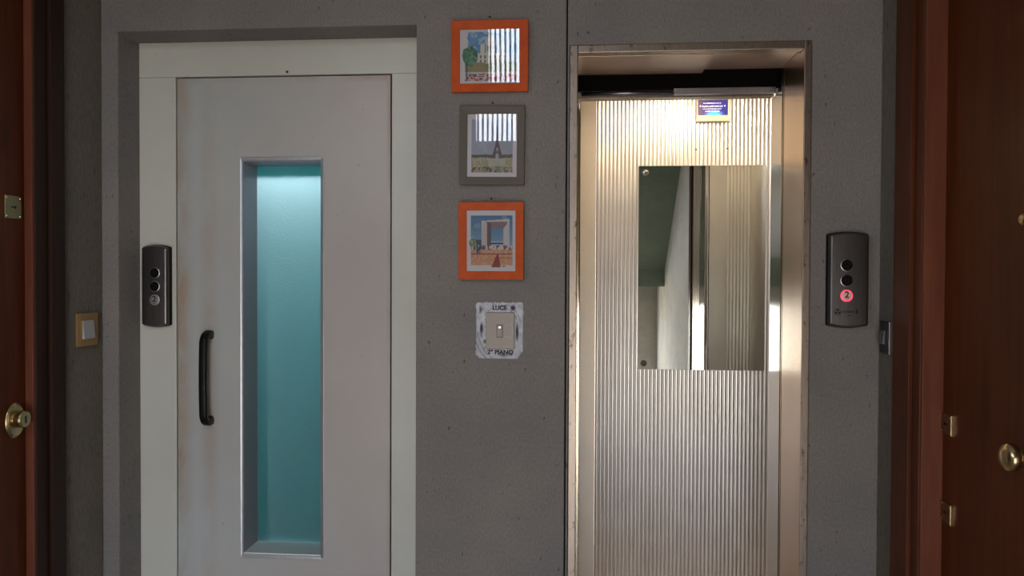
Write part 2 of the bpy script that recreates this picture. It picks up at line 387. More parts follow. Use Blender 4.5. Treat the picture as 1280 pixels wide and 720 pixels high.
# side walls with their door openings (u = y, v = z)
DR = (-1.52, -0.240); DL = (-1.22, -0.262)      # clear openings along y
tag(obj('wall_right', BX(XR, XR + .3, YB - .3, -1.6205, BOT, TOP), M['wall_pale']), kind=S)  # paler stucco on this stretch carries the window light in its colour
tag(obj('wall_right', slab([-1.62, 0.0], [BOT, TOP], [DR + (0.0, 2.32)], XR, XR + 0.3, 'x'), M['wall_shaded'], bev=0.004), kind=S)
tag(obj('wall_left', slab([YB - 0.3, 0.0], [BOT, TOP], [DL + (0.0, 2.32), SIDE], XL - 0.3, XL, 'x'), M['wall_shaded'], bev=0.004), kind=S)
tag(obj('wall_back', slab([XL - .3, XR + .3], [BOT, TOP], [UPW, LOW], YB - 0.25, YB), M['wall_pale']), kind=S)
tag(obj('floor', BX(XL, XR, -2.75, 0.0, -0.2, 0.0), M['floor']), kind=S)
tag(obj('floor', BX(XL - .3, XR + .3, 0.0, 1.6, -0.2, 0.0), M['floor']), kind=S)
tag(obj('floor', BX(XL, XR, YB, -2.75, BOT - 0.2, BOT), M['floor']), kind=S)
tag(obj('ceiling', BX(XL, XR, -2.21, 0.0, CEIL, CEIL + 0.25), M['ceiling']), kind=S)
tag(obj('ceiling', BX(XL - .3, XR + .3, YB - .3, 0, TOP, TOP + 0.2), M['ceiling']), kind=S)
tag(obj('wall_upper', BX(XL, XR, -2.21, -2.10, CEIL + 0.25, TOP), M['wall_pale']), kind=S)
tag(obj('wall_lower', BX(XL, XR, -2.75, -2.65, BOT, -0.2), M['wall_pale']), kind=S)
# stairs: the flight that comes down over the right side, its half landing, and the flight going up on the left
def flight(x0, x1, y_a, z_a, y_b, z_b, n, thick):
    """stepped slab; a is the top end"""
    pts = []; dy = (y_b - y_a) / n; dz = (z_a - z_b) / n
    for k in range(n):
        pts += [(y_a + k * dy, z_a - k * dz), (y_a + (k + 1) * dy, z_a - k * dz)]
    pts += [(y_b, z_b), (y_b, z_b - thick), (y_a, z_a - thick)]
    bm = bmesh.new(); extrude_poly(bm, pts, x0, x1, 'x'); return bm
tag(obj('ceiling_stair_flight', flight(-0.15, XR, -2.21, 2.66, -3.35, 1.77, 5, 0.30), M['stair']), kind=S, label='dark green-grey underside of the stair flight seen in the lift mirror')
tag(obj('ceiling_half_landing', BX(XL, XR, YB, -3.35, 1.30, 1.60), M['stair']), kind=S)

# stairwell windows: frame, vertical bars, glass
def stair_window(idx, W, pitch, wid, label):
    x0, x1, z0, z1 = W
    w = obj('window_%d' % idx, rim(x0, x1, z0, z1, .04, .04, .04, .04, YB - 0.16, YB - 0.10), M['frame_paint']); tag(w, label, None, None, S)
    obj('pane', BX(x0 + .04, x1 - .04, YB - 0.136, YB - 0.132, z0 + .04, z1 - .04), M['glass'], w)
    if pitch:
        src = None; n = int((x1 - x0 - 0.08) / pitch)
        for k in range(n):
            if src is None: src = o = obj('bar', BX(-wid / 2, wid / 2, -.008, .008, z0 + .03, z1 - .03), M['frame_paint'], w)
            else: o = src.copy(); COL.objects.link(o)
            o.location = (x0 + .04 + pitch * (k + .5), YB - 0.09, 0)
    return w
stair_window(1, UPW, 0.042, 0.017, 'high barred stair window reflected in the picture glass')
stair_window(2, LOW, 0, 0, 'low stair window behind the landing')
w3 = obj('window_3', slab([SIDE[0] + .001, SIDE[1] - .001], [SIDE[2] + .001, SIDE[3] - .001], [(SIDE[0] + .04 + k * .66, SIDE[0] + .68 + k * .66, SIDE[2] + .04, SIDE[3] - .04) for k in range(3)], XL - .2, XL - .15, 'x'), M['frame_paint']); tag(w3, 'unseen side window added to the stairwell for more daylight', None, None, S)
obj('pane', BX(XL - .178, XL - .174, SIDE[0] + .02, SIDE[1] - .02, SIDE[2] + .02, SIDE[3] - .02), M['glass'], w3)

# ------------------------------------------------------------------ apartment doors on the side walls
def side_door(idx, side, opening, cas, lin, rec, label, mc='wood_casing'):
    """side=+1: right wall. Casing lies on the wall, lining and leaf sit in the opening."""
    X = XR if side > 0 else XL; yn, yf = opening; top = 2.32
    r = thing('door_%d' % idx, label, 'door'); r['kind'] = S
    def xb(a, b): return (min(X + side * a, X + side * b), max(X + side * a, X + side * b))
    def surround(name, o0, o1, a, b, m, bev=0.0015):
        """o0,o1: distance inward (+) or outward (-) from the opening's edge"""
        bm = bmesh.new(); xx = xb(a, b)
        box(bm, *xx, yf - o1, yf - o0, 0, top - o0); box(bm, *xx, yn + o0, yn + o1, 0, top - o0)
        box(bm, *xx, yn + o1, yf - o1, top - o1, top - o0)
        return obj(name, bm, m, r, bev=bev)
    surround('casing', -cas, 0.0, -0.014, -0.0005, M[mc])
    surround('moulding', 0.0005, lin, -0.004, rec + 0.03, M[mc])
    surround('jamb', lin + 0.0005, lin + 0.012, -0.002, rec + 0.03, M['wood_lit'])
    leaf = obj('leaf', BX(*xb(rec, rec + 0.045), yn + lin + 0.0135, yf - lin - 0.0135, 0.004, top - lin - .0135), M['wood'], r, bev=0.002)
    obj('backing', BX(*xb(rec + 0.09, rec + 0.10), yn + .002, yf - .002, 0.002, top - .002), M['void'], r)
    return r, leaf, X + side * rec
M['wood_casing'] = wood('mahogany_casing', (0.060, 0.016, 0.006), (0.10, 0.027, 0.010), 0.4, 0.2)
dr, dr_leaf, XRD = side_door(4, 1, DR, 0.105, 0.045, 0.05, 'dark reddish wooden apartment door on the right side wall with two small lock plates')
dl, dl_leaf, XLD = side_door(1, -1, DL, 0.060, 0.052, 0.02, 'dark reddish wooden apartment door on the left side wall with an oval lock', 'wood_black')

def lock_plate(parent, X, side, y, z, w, h):
    """small square lock plate, screwed on, with a keyhole slot; side = direction the plate faces (x)"""
    bm = BX(min(X, X + side * .0035), max(X, X + side * .0035), y - w / 2, y + w / 2, z - h / 2, z + h / 2)
    p = obj('lock_plate', bm, M['brass_dark'], parent, bev=0.0012)
    x1 = X + side * .0036; x2 = X + side * .0046
    bm = bmesh.new(); box(bm, min(x1, x2), max(x1, x2), y - .010, y + .010, z - .002, z + .002)
    lathe(bm, [(.0042, 0), (.0042, .001)], '-x' if side < 0 else '+x', 14, (x1, y + .006, z))
    obj('keyhole', bm, M['ink'], p)
    bm = bmesh.new()
    for a in (-1, 1):
        for b in (-1, 1): lathe(bm, [(.0028, 0), (.0022, .0012)], '-x' if side < 0 else '+x', 12, (x1, y + a * (w / 2 - .006), z + b * (h / 2 - .007)))
    obj('screw', bm, M['brass'], p)
    bm = BX(min(X, X + side * .0048), max(X, X + side * .0048), y - w / 2 - .002, y - w / 2 + .0005, z - h / 2, z + h / 2)
    obj('lip_highlight', bm, M['brass'], p, bev=.0004)  # brighter brass strip added as the highlight on the plate's edge
    return p
lock_plate(dr, XRD, -1, -0.322, 1.021, 0.056, 0.052)
lock_plate(dr, XRD, -1, -0.326, 0.792, 0.052, 0.052)
lock_plate(dl, XLD, 1, -0.374, 1.586, 0.064, 0.064)
# round knob on its rosette, and a spy hole higher up
kn = obj('door_knob', LT([(.0, .018), (.010, .018), (.010, .034), (.020, .040), (.029, .050), (.030, .060), (.026, .068), (.012, .073), (.001, .074)], '-x', 40, (XRD, -.712, 1.026)), M['brass'], dr, smooth=True)
obj('rosette', LT([(.038, 0), (.038, .003), (.034, .008), (.020, .011), (.012, .018)], '-x', 40, (XRD, -.712, 1.026)), M['brass_dark'], kn, smooth=True)
obj('spyhole', LT([(.013, 0), (.013, .003), (.009, .006), (.003, .0065)], '-x', 28, (XRD, -.645, 1.527)), M['brass'], dr)
# oval escutcheon with a protruding cylinder on the left door
es = obj('lock_escutcheon', LT([(.036, 0), (.036, .003), (.031, .008), (.022, .009)], '+x', 44, (XLD, -.372, .990), 1.0, 1.38), M['brass'], dl, smooth=False, bev=.001)
cy = obj('lock_cylinder', LT([(.0225, .009), (.024, .012), (.024, .030), (.021, .034), (.018, .035)], '+x', 36, (XLD, -.372, .994)), M['brass'], es, bev=.0008)
obj('keyhole', BX(XLD + .0352, XLD + .0362, -.3745, -.3695, .984, 1.004), M['ink'], cy)

# ------------------------------------------------------------------ left lift: swing door of the niche
d2 = thing('door_2', 'grey-white steel lift door in the wall niche with a tall narrow frosted window and black handle', 'door'); d2['kind'] = S
Lx0, Lx1, Lz = -1.352, -0.613, 2.067     # leaf outline
WX0, WX1, WZ0, WZ1 = -1.121, -0.849, 0.450, 1.786   # clear window opening
obj('frame_post', BX(LX + .0005, Lx0 - .0048, LY, LY + .10, 0, Lz + .0046), M['frame_paint'], d2, bev=.0015)
obj('frame_post', BX(Lx1 + .0048, RX - .0005, LY, LY + .10, 0, Lz + .0046), M['frame_paint'], d2, bev=.0015)
obj('frame_head', BX(LX + .0005, RX - .0005, LY, LY + .10, Lz + .0052, 2.1895), M['frame_paint'], d2, bev=.0015)
obj('rebate', rim(Lx0 - .02, Lx1 + .02, -.1, Lz + .02, .0245, .0245, .0245, .0245, LY + .018, LY + .030), M['gap_shade'], d2)
leaf = obj('leaf', slab([Lx0, Lx1], [0.004, Lz], [(WX0, WX1, WZ0, WZ1)], LY + .001, LY + .016), M['leaf_paint'], d2, bev=.0015)
obj('leaf_core', slab([Lx0 + .01, Lx1 - .01], [0.01, Lz - .01], [(WX0, WX1, WZ0, WZ1)], LY + .032, LY + .125), M['gap_shade'], d2)
obj('window_trim', rim(WX0 - .007, WX1 + .011, WZ0 - .010, WZ1 + .011, .007, .011, .011, .010, LY - .007, LY + .0008, 0.0015), M['lip'], d2, bev=.0008)
# folded lining of the window tunnel
bm = bmesh.new(); yb0, yb1 = LY + .0005, LY + .124
box(bm, WX0, WX0 + .002, yb0, yb1, WZ0, WZ1); box(bm, WX1 - .002, WX1, yb0, yb1, WZ0, WZ1); box(bm, WX0 + .002, WX1 - .002, yb0, yb1, WZ1 - .002, WZ1)
obj('window_lining', bm, M['reveal'], d2)
obj('window_sill', BX(WX0 + .002, WX1 - .002, yb0, yb1, WZ0, WZ0 + .004), M['sill'], d2)
obj('frosted_pane', BX(WX0 + .002, WX1 - .002, LY + .112, LY + .117, WZ0 + .0045, WZ1 - .0022), [M['glass'], M['frosted']], d2)
for _p in bpy.data.objects['frosted_pane'].data.polygons:      # sanded on the corridor side only
    _p.material_index = 1 if abs(_p.normal.y) > .9 and _p.center.y < LY + .113 else 0
# small dent / keyhole in the head
obj('emergency_keyhole', LT([(.0045, 0), (.0045, .0012)], '-y', 14, (-.966, LY - .0002, 2.083)), M['ink_soft'], d2)
# bow handle
def bow(bm, pts, w):
    """sweep a rounded rectangle (w wide in x, t thick) along pts in the y-z plane; pts: (y, z, t)"""
    rings = []
    for i, (y, z, t) in enumerate(pts):
        a = pts[max(i - 1, 0)]; b = pts[min(i + 1, len(pts) - 1)]
        dy, dz = b[0] - a[0], b[1] - a[1]; L = math.hypot(dy, dz); ny, nz = -dz / L, dy / L
        ring = []
        for k in range(16):
            q = 2 * PI * k / 16; e = 0.55
            cx = math.copysign(abs(math.cos(q)) ** e, math.cos(q)) * w / 2; ct = math.copysign(abs(math.sin(q)) ** e, math.sin(q)) * t / 2
            ring.append(bm.verts.new((cx, y + ny * ct, z + nz * ct)))
        rings.append(ring)
    for a, b in zip(rings, rings[1:]):
        for k in range(16): bm.faces.new((a[k], a[(k + 1) % 16], b[(k + 1) % 16], b[k]))
    bm.faces.new(rings[0]); bm.faces.new(rings[-1])
bm = bmesh.new(); pts = []
H0, H1 = .888, 1.212
pts.append((0.0, H1 - .016, .030)); pts.append((-.020, H1 - .015, .030))
for k in range(7):
    a = k / 6 * PI / 2; pts.append((-.022 - .028 * math.sin(a), H1 - .015 - .035 * (1 - math.cos(a)) , .028 - .010 * k / 6))
for k in range(1, 10): pts.append((-.050 - .003 * math.sin(k / 10 * PI), H1 - .05 + (H0 + .05 - H1 + .05) * k / 10, .018))
for k in range(7):
    a = (1 - k / 6) * PI / 2; pts.append((-.022 - .028 * math.sin(a), H0 + .015 + .035 * (1 - math.cos(a)), .018 + .010 * k / 6))
pts.append((-.020, H0 + .015, .030)); pts.append((0.0, H0 + .016, .030))
bow(bm, pts, .026)
obj('handle', bm, M['black'], d2, loc=(-1.236, LY + .0008, 0), smooth=True)

# shaft and small cabin behind the frosted pane, with its ceiling lamp
cl = thing('lift_cabin', 'lit lift cabin glowing cyan behind the frosted pane of the left door', 'lift cabin')
CX0, CX1, CY0, CY1, CZ = -1.46, -0.53, 0.372, 1.35, 2.12
M['cab_teal'] = newmat('pale_teal_laminate', (0.05, 0.42, 0.42, 1), 0.5)
bm = bmesh.new(); box(bm, CX0 - .02, CX0, CY0, CY1, 0, CZ); obj('side_panel', bm, M['cab_teal'], cl)
bm = bmesh.new(); box(bm, CX1, CX1 + .02, CY0, CY1, 0, CZ); obj('side_panel', bm, M['cab_teal'], cl)
obj('back_panel', BX(CX0 - .02, CX1 + .02, CY1, CY1 + .02, 0, CZ), M['cab_teal'], cl)
obj('roof_panel', BX(CX0 - .02, CX1 + .02, CY0, CY1 + .02, CZ, CZ + .02), M['cab_teal'], cl)
M['cyan_tube'] = newmat('cold_tube', (1, 1, 1, 1), 0.4, emis=(0.82, 0.95, 1.0), es=120.0)
lf = thing('ceiling_light', 'cold white tube light on the ceiling of the left lift cabin', 'light')
obj('light_tray', BX(-1.24, -.74, .30, .40, CZ - .025, CZ - .001), M['alu'], lf)
obj('tube', BX(-1.20, -.78, .315, .355, CZ - .045, CZ - .0255), M['cyan_tube'], lf, bev=.008)

# ------------------------------------------------------------------ right lift: steel surround, lintel, header, cabin
d3 = thing('door_3', 'open lift doorway with a polished brown steel surround on the right', 'doorway'); d3['kind'] = S
IX0, IX1 = 0.007, 0.688; IZ = 2.090; RV = 0.215
bm = bmesh.new()
box(bm, FX0 + .001, IX0, -.006, .20, 0, FZ - .001); obj('frame_post', bm, M['stained'], d3, bev=.002)
bm = bmesh.new(); box(bm, IX1, FX1 - .001, -.006, .05, 0, FZ - .001); obj('frame_post', bm, M['stained'], d3, bev=.002)
obj('frame_head', BX(IX0 + .0005, IX1 - .0005, -.006, .03, IZ, FZ - .001), M['stained'], d3, bev=.002)
obj('jamb_panel', BX(IX1 + .0002, IX1 + .015, .0505, RV, 0, IZ + .02), M['steel'], d3, bev=.001)
obj('jamb_panel', BX(IX1 + .0002, IX1 + .015, RV + .0002, .2505, 2.036, IZ + .02), M['steel'], d3)
obj('jamb_lining', BX(IX1 - .0006, IX1 - .0001, -.004, .0503, 0, IZ - .001), M['steel'], d3)
obj('jamb_panel', BX(IX0 - .004, IX0 + .0, .2005, .27, 0, IZ), M['steel'], d3)
obj('lintel_panel', BX(IX0 + .0005, 0.4265, .0305, .25, 2.088, 2.097), M['soffit'], d3, bev=.001)
obj('lintel_panel', BX(0.4275, IX1 - .0005, .0305, .25, 2.100, 2.112), M['soffit'], d3, bev=.001)
obj('shaft_darkness', BX(IX0 - .05, IX1 + .06, .335, .345, 2.056, 2.62), M['void'], d3)  # black sheets put in for the darkness of the shaft
obj('shaft_darkness', BX(IX0 - .05, IX1 + .06, .2505, .334, 2.45, 2.46), M['void'], d3)
bm = bmesh.new(); box(bm, -.06, IX0 - .005, .262, .44, 0, 2.45); obj('shaft_darkness', bm, M['void'], d3)
bm = bmesh.new(); box(bm, IX1 + .0205, IX1 + .04, .262, .37, 0, 2.45); obj('shaft_darkness', bm, M['void'], d3)
# header rail of the cabin entrance
obj('door_track', LT([(.0075, 0), (.0075, .318)], '+x', 18, (.022, .335, 2.0445)), M['greybar'], d3, smooth=True)
obj('header_rail', BX(.3415, IX1 - .0005, .318, .334, 2.034, 2.0556), M['greybar'], d3, bev=.001)
obj('header_rail', BX(IX0 - .004, IX1 - .0005, .3465, .385, 2.030, 2.050), M['stained'], d3, bev=.001)
# cabin entrance posts
def posts(x, s):
    xb = lambda a, b: (min(x + s * a, x + s * b), max(x + s * a, x + s * b))
    obj('edge_strip', BX(*xb(-.001, .012), RV + .005, RV + .0115, 0, 2.034), M['brass'], d3)
    obj('cabin_post', BX(*xb(.0, .0195), .2445, .382, 0, 2.0295), M['post'], d3, bev=.003)
    obj('edge_strip', BX(*xb(-.0015, .012), .2375, .2440, 0, 2.034), M['post'], d3, bev=.0005)
posts(IX1 + .0005, 1); 
obj('edge_strip', BX(.0095, .0125, .275, .283, 0, 2.034), M['brass'], d3)
obj('cabin_post', BX(.004, .0200, .3845, .40, 0, 2.0295), M['post'], d3, bev=.003)

cr = thing('lift_cabin', 'open lift cabin lined with ribbed champagne aluminium sheet, seen through the right doorway', 'lift cabin')
KX0, KX1, KY0, KY1, KZ = -0.16, 0.925, 0.402, 1.07, 2.265
def ribbed(u0, u1, z0, z1, pitch=0.0177, dep=0.0036, seg=8):
    """corrugated sheet in the x-z plane facing -y: round ribs, narrow valleys"""
    bm = bmesh.new(); n = max(1, round((u1 - u0) / pitch)); p = (u1 - u0) / n; prof = []
    for k in range(n):
        for q in range(seg):
            t = q / seg
            prof.append((u0 + (k + t) * p, -dep * (math.sin(PI * t) ** 0.75)))
    prof.append((u1, 0.0))
    A = [bm.verts.new((u, d, z0)) for u, d in prof]; B = [bm.verts.new((u, d, z1)) for u, d in prof]
    A2 = [bm.verts.new((u0, .003, z0)), bm.verts.new((u1, .003, z0))]; B2 = [bm.verts.new((u0, .003, z1)), bm.verts.new((u1, .003, z1))]
    for i in range(len(prof) - 1): bm.faces.new((A[i], A[i + 1], B[i + 1], B[i]))
    bm.faces.new((A2[0], A2[1], B2[1], B2[0]))
    return bm
obj('back_panel', ribbed(.096, KX1, 0, KZ), M['sheet'], cr, loc=(0, KY1, 0), smooth=True)
obj('plain_strip', BX(KX0, .094, KY1 - .001, KY1 + .003, 0, KZ), M['sheet_plain'], cr, bev=.001)
obj('corner_bead', BX(.0942, .0958, KY1 - .004, KY1 + .003, 0, KZ), M['steel'], cr)
obj('side_panel', ribbed(0, KY1 - KY0, 0, KZ), M['sheet'], cr, loc=(KX1, KY1, 0), rot=(0, 0, -PI / 2), smooth=True)
obj('side_panel', ribbed(0, KY1 - KY0, 0, KZ), M['sheet'], cr, loc=(KX0, KY0, 0), rot=(0, 0, PI / 2), smooth=True)
cr_l = obj('front_panel', ribbed(0.0, KX1 - .80, 0, KZ), M['sheet'], cr, loc=(KX1, KY0, 0), rot=(0, 0, PI), smooth=True)
obj('front_strip', BX(IX1 + .021, .80, KY0 - .003, KY0, 0, KZ), M['sheet'], cr)
obj('front_strip', BX(KX0, .004, KY0 - .001, KY0, 0, KZ), M['sheet'], cr)
obj('front_transom', BX(.004, IX1 + .021, KY0 - .002, KY0, 2.051, KZ), M['sheet'], cr)
obj('roof_panel', BX(KX0, KX1, KY0, KY1 + .003, KZ, KZ + .01), M['frame_paint'], cr)
obj('screw_hole', LT([(.004, 0), (.004, .001)], '-y', 10, (.535, KY1 - .0048, 1.965)), M['ink'], cr)
obj('screw_hole', LT([(.004, 0), (.004, .001)], '-y', 10, (.670, KY1 - .0048, 1.968)), M['ink'], cr)
M['warm_lamp'] = newmat('warm_lamp', (1, 1, 1, 1), 0.4, emis=(1.0, 0.80, 0.52), es=420.0)
cl2 = thing('ceiling_light', 'warm round light on the ceiling of the open right lift cabin', 'light')
obj('light_rim', LT([(.085, 0), (.085, -.02), (.070, -.03), (.069, -.012), (.0, -.012)], 'z', 40, (.475, .58, KZ - .0005)), M['chrome'], cl2, smooth=False)
obj('diffuser', LT([(.066, -.014), (.06, -.030), (.03, -.040), (.002, -.042)], 'z', 40, (.475, .58, KZ - .0005)), M['warm_lamp'], cl2, smooth=True)  # dome

# mirror screwed to the back of the cabin
mr = thing('wall_mirror', 'rectangular mirror screwed to the ribbed back wall of the right lift cabin', 'mirror', (.561, KY1 - .0049, 1.4395))
MW, MH = .556, .908
obj('mirror_plate', BX(-MW / 2, MW / 2, -.005, 0, -MH / 2, MH / 2), M['mirror'], mr, bev=.0008)
for (x, z, m) in ((-.247, .425, 'chrome'), (-.251, -.427, 'bronze')):
    sc_ = obj('mirror_screw', LT([(.014, .0055), (.014, .007), (.010, .009), (.0055, .0095)], '-y', 24, (x, 0, z)), M[m], mr)
    obj('screw_head', LT([(.0045, .0097), (.004, .0108)], '-y', 16, (x, 0, z)), M['ink'], sc_)

# small display sign high on the back wall
sg = thing('display_sign', 'small blue backlit display sign high on the ribbed wall above the mirror', 'sign', (.603, KY1 - .0049, 2.128))
obj('case', rim(-.072, .072, -.042, .060, .008, .006, .008, .026, -.022, -.001, 0.002), M['white_plastic'], sg, bev=.001)
def scr(u, v):
    rgb = np.zeros(u.shape + (3,)) + np.array([40, 38, 120]) / 255
    rgb = put(rgb, np.clip(1 - u * 2.2, 0, 1), (70, 45, 80), .8)
    rgb = put(rgb, np.clip(1 - np.hypot((u - .55) / .36, (v - .02) / .40), 0, 1) ** .8, (120, 225, 255))
    rgb = put(rgb, np.clip(1 - np.hypot((u - .55) / .22, (v - .10) / .12), 0, 1), (40, 205, 190))
    rnd = np.random.RandomState(4)
    return rgb
print_grid('screen', .130, .066, 60, 30, scr, M['screen'], sg, (.001, -.0125, .018))
obj('case_back', BX(-.064, .066, -.012, -.001, -.016, .052), M['ink'], sg)
# four rows of lettering: only their strokes can be made out in the photograph
M['sign_ink'] = newmat('pale_sign_letters', (.8, .75, .9, 1), .5, emis=(.85, .78, 1), es=.7)
rs = random.Random(3)
for (z, h, x0, x1, wv) in ((.0385, .0045, -.040, .036, 1), (.0250, .0075, -.045, .042, 0), (.0135, .0042, -.042, .038, 1), (.0035, .0055, -.032, .028, 1)):
    bm = bmesh.new(); x = x0
    while x < x1:
        w = rs.uniform(.0012, .0026); hh = h * rs.choice((.7, .7, 1.0))
        box(bm, x, x + w, -.0134, -.0128, z - h / 2, z - h / 2 + hh); x += w + rs.choice((.0007, .0007, .0022))
    obj('text_row', bm, M['sign_ink'], sg)
for x in (-.053, .053):
    obj('arrow_symbol', LT([(.0042, 0), (.0042, .0006)], '-y', 4, (x, -.0128, .026), .8, 1.2), M['sign_ink'], sg)

# ------------------------------------------------------------------ call panels
def call_panel(label, cx, cz, y, w, h, bx, lit):
    r = thing('call_panel', label, 'call panel', (cx, y, cz))
    def outline(w_, h_, sag, n=12):
        P = []
        for k in range(n + 1):
            t = -1 + 2 * k / n; P.append((t * w_ / 2, h_ / 2 - sag * t * t))
        for k in range(n + 1):
            t = 1 - 2 * k / n; P.append((t * w_ / 2, -h_ / 2 + sag * t * t))
        return P
    sag = .008
    bm = bmesh.new(); extrude_poly(bm, outline(w + .004, h + .005, sag), -.014, -.0008)
    obj('back_box', bm, M['button_black'], r, bev=.001)
    # face: gently bowed front with rounded long edges
    bm = bmesh.new(); lv = []
    steps = [(w, h, -.0142), (w, h, -.019), (w - .003, h - .003, -.0255), (w - .009, h - .006, -.0285), (w - .016, h - .008, -.0298)]
    for (a, b, yy) in steps: lv.append([bm.verts.new((p[0], yy - .0022 * (1 - (2 * p[0] / w) ** 2), p[1])) for p in outline(a, b, sag)])
    n = len(lv[0])
    for A, B in zip(lv, lv[1:]):
        for k in range(n): bm.faces.new((A[k], A[(k + 1) % n], B[(k + 1) % n], B[k]))
    T = lv[-1]; m_ = n // 2
    for k in range(m_ - 1): bm.faces.new((T[k], T[k + 1], T[n - 2 - k], T[n - 1 - k]))
    bm.faces.new(lv[0])
    face = obj('face_plate', bm, M['panel_steel'], r, smooth=False, bev=.0012)
    yf = -.0324
    for i, z in enumerate((.0455, .0, -.0455)):
        rad = .0165
        zz = z + lit[1]
        if i < 2:
            b = obj('button', LT([(rad, 0), (rad, .0010), (rad * .97, .0013)], '-y', 36, (bx, yf, zz)), M['button_black'], r, smooth=False)
            obj('button_rim', LT([(rad + .0016, -.0035), (rad + .0014, .0010), (rad + .0003, .0014), (rad + .0002, -.0035)], '-y', 36, (bx, yf, zz), caps=False), M['alu'], b)
        else:
            m = M['button_lit'] if lit[0] else M['button_grey']
            b = obj('button', LT([(rad * .84, 0), (rad * .83, .0018), (rad * .6, .0026), (rad * .2, .0027)], '-y', 36, (bx, yf, zz)), m, r)
            rg = obj('button_rim', LT([(rad + .0018, -.0035), (rad + .0014, .0014), (rad * .95, .0019), (rad * .86, .0019), (rad * .85, -.0035)], '-y', 36, (bx, yf, zz), caps=False), M['red_ring'] if lit[0] else M['alu'], b)
            if lit[0]: rg['label'] = 'glowing red ring'
            text_mesh('numeral', '2', .027, M['ink'], b, (bx, yf - .0032, zz + .0025), bold=.0006)
            bm = bmesh.new()
            for (dx, dz) in ((0, 0), (0, -.003), (.005, 0), (.005, -.003), (.0025, -.0015)): lathe(bm, [(.0008, 0), (.0005, .0008)], '-y', 8, (bx - .001 + dx, yf - .003, zz - .0085 + dz))
            obj('braille_dots', bm, M['ink_soft'], b)
    return r, face, yf
cpr, fpr, yf = call_panel('grey call panel with a red-lit button 2, right of the open lift', .8175, 1.3925, -.0005, .116, .284, -.0085, (True, -.0015))
call_panel('grey lift call panel with an unlit button 2 on the frame of the left door', -1.4185, 1.361, LY - .0005, .093, .276, .0035, (False, -.001))
# maker's mark: round three-lobed emblem and lettering
em = bmesh.new()
ez = -.0955; ex = -.034
for k in range(3):
    a = PI / 2 + k * 2 * PI / 3
    lathe(em, [(.0036, 0), (.0036, .0005)], '-y', 12, (ex + .0050 * math.cos(a), yf - .0, ez + .0050 * math.sin(a)))
bmr = em
for k in range(28):
    a0, a1 = 2 * PI * k / 28, 2 * PI * (k + 1) / 28
    vs = [bmr.verts.new((ex + rr * math.cos(a), yf - .0004, ez + rr * math.sin(a))) for rr, a in ((.0086, a0), (.0086, a1), (.0102, a1), (.0102, a0))]
    bmr.faces.new(vs)
obj('emblem', em, M['ink'], cpr)
bm = bmesh.new(); rs = random.Random(5); x = -.020
for h in (.006, .0045, .006, .006, .0055, .006, .0055, .006, .005):
    box(bm, x, x + .0022, yf - .0008, yf - .0002, ez - .002, ez - .002 + h); x += .0040
box(bm, .020, .0235, yf - .0008, yf - .0002, ez - .006, ez + .0085)
box(bm, -.004, .006, yf - .0008, yf - .0002, ez - .0112, ez - .0092)
obj('maker_lettering', bm, M['ink'], cpr)

# ------------------------------------------------------------------ switches
def wall_switch(label, X, side, y, z, w, h, mp, mk, rock, rw, rh):
    r = thing('light_switch', label, 'light switch', (X, y, z))
    bm = bmesh.new()
    P = [(-w / 2, 0), (-w / 2, .006), (-w / 2 + .010, .0105), (-w / 4, .0098), (0, .0092), (w / 4, .0098), (w / 2 - .010, .0105), (w / 2, .006), (w / 2, 0)]
    A = [bm.verts.new((side * (q + .0004), p, -h / 2)) for p, q in P]; B = [bm.verts.new((side * (q + .0004), p, h / 2)) for p, q in P]
    n = len(P)
    for k in range(n): bm.faces.new((A[k], A[(k + 1) % n], B[(k + 1) % n], B[k]))
    bm.faces.new(A); bm.faces.new(B)
    pl = obj('cover_plate', bm, mp, r, bev=.0012)
    bm = bmesh.new()
    x0, x1 = sorted((side * .0104, side * .0125)); box(bm, x0, x1, rock - rw / 2 - .003, rock + rw / 2 + .003, -rh / 2 - .003, rh / 2 + .003)
    obj('rocker_surround', bm, mp, r, bev=.0006)
    bm = bmesh.new(); d = .0127
    pts = [(d, -rh / 2), (d + .0075, -rh / 2 + .001), (d + .0018, rh / 2), (d, rh / 2)]
    A = [bm.verts.new((side * q, rock - rw / 2, p)) for q, p in pts]; B = [bm.verts.new((side * q, rock + rw / 2, p)) for q, p in pts]
    for k in range(4): bm.faces.new((A[k], A[(k + 1) % 4], B[(k + 1) % 4], B[k]))
    bm.faces.new(A); bm.faces.new(B)
    obj('rocker', bm, mk, r, bev=.0008)
    if side < 0: obj('edge_highlight', BX(-.0125, -.0004, -w / 2 - .0022, -w / 2 - .0004, -h / 2, h / 2), M['alu'], r, bev=.0004)  # pale strip added as the lit edge of the dark plate
    return r
wall_switch('square gold light switch with a pale grey rocker on the left side wall', XL, 1, -.086, 1.226, .104, .104, M['gold_plastic'], M['grey_plastic'], -.010, .054, .058)
wall_switch('dark bronze light switch on the narrow right side wall beside the wooden door', XR, -1, -.066, 1.225, .078, .094, M['bronze'], M['greybar'], 0.0, .030, .040)

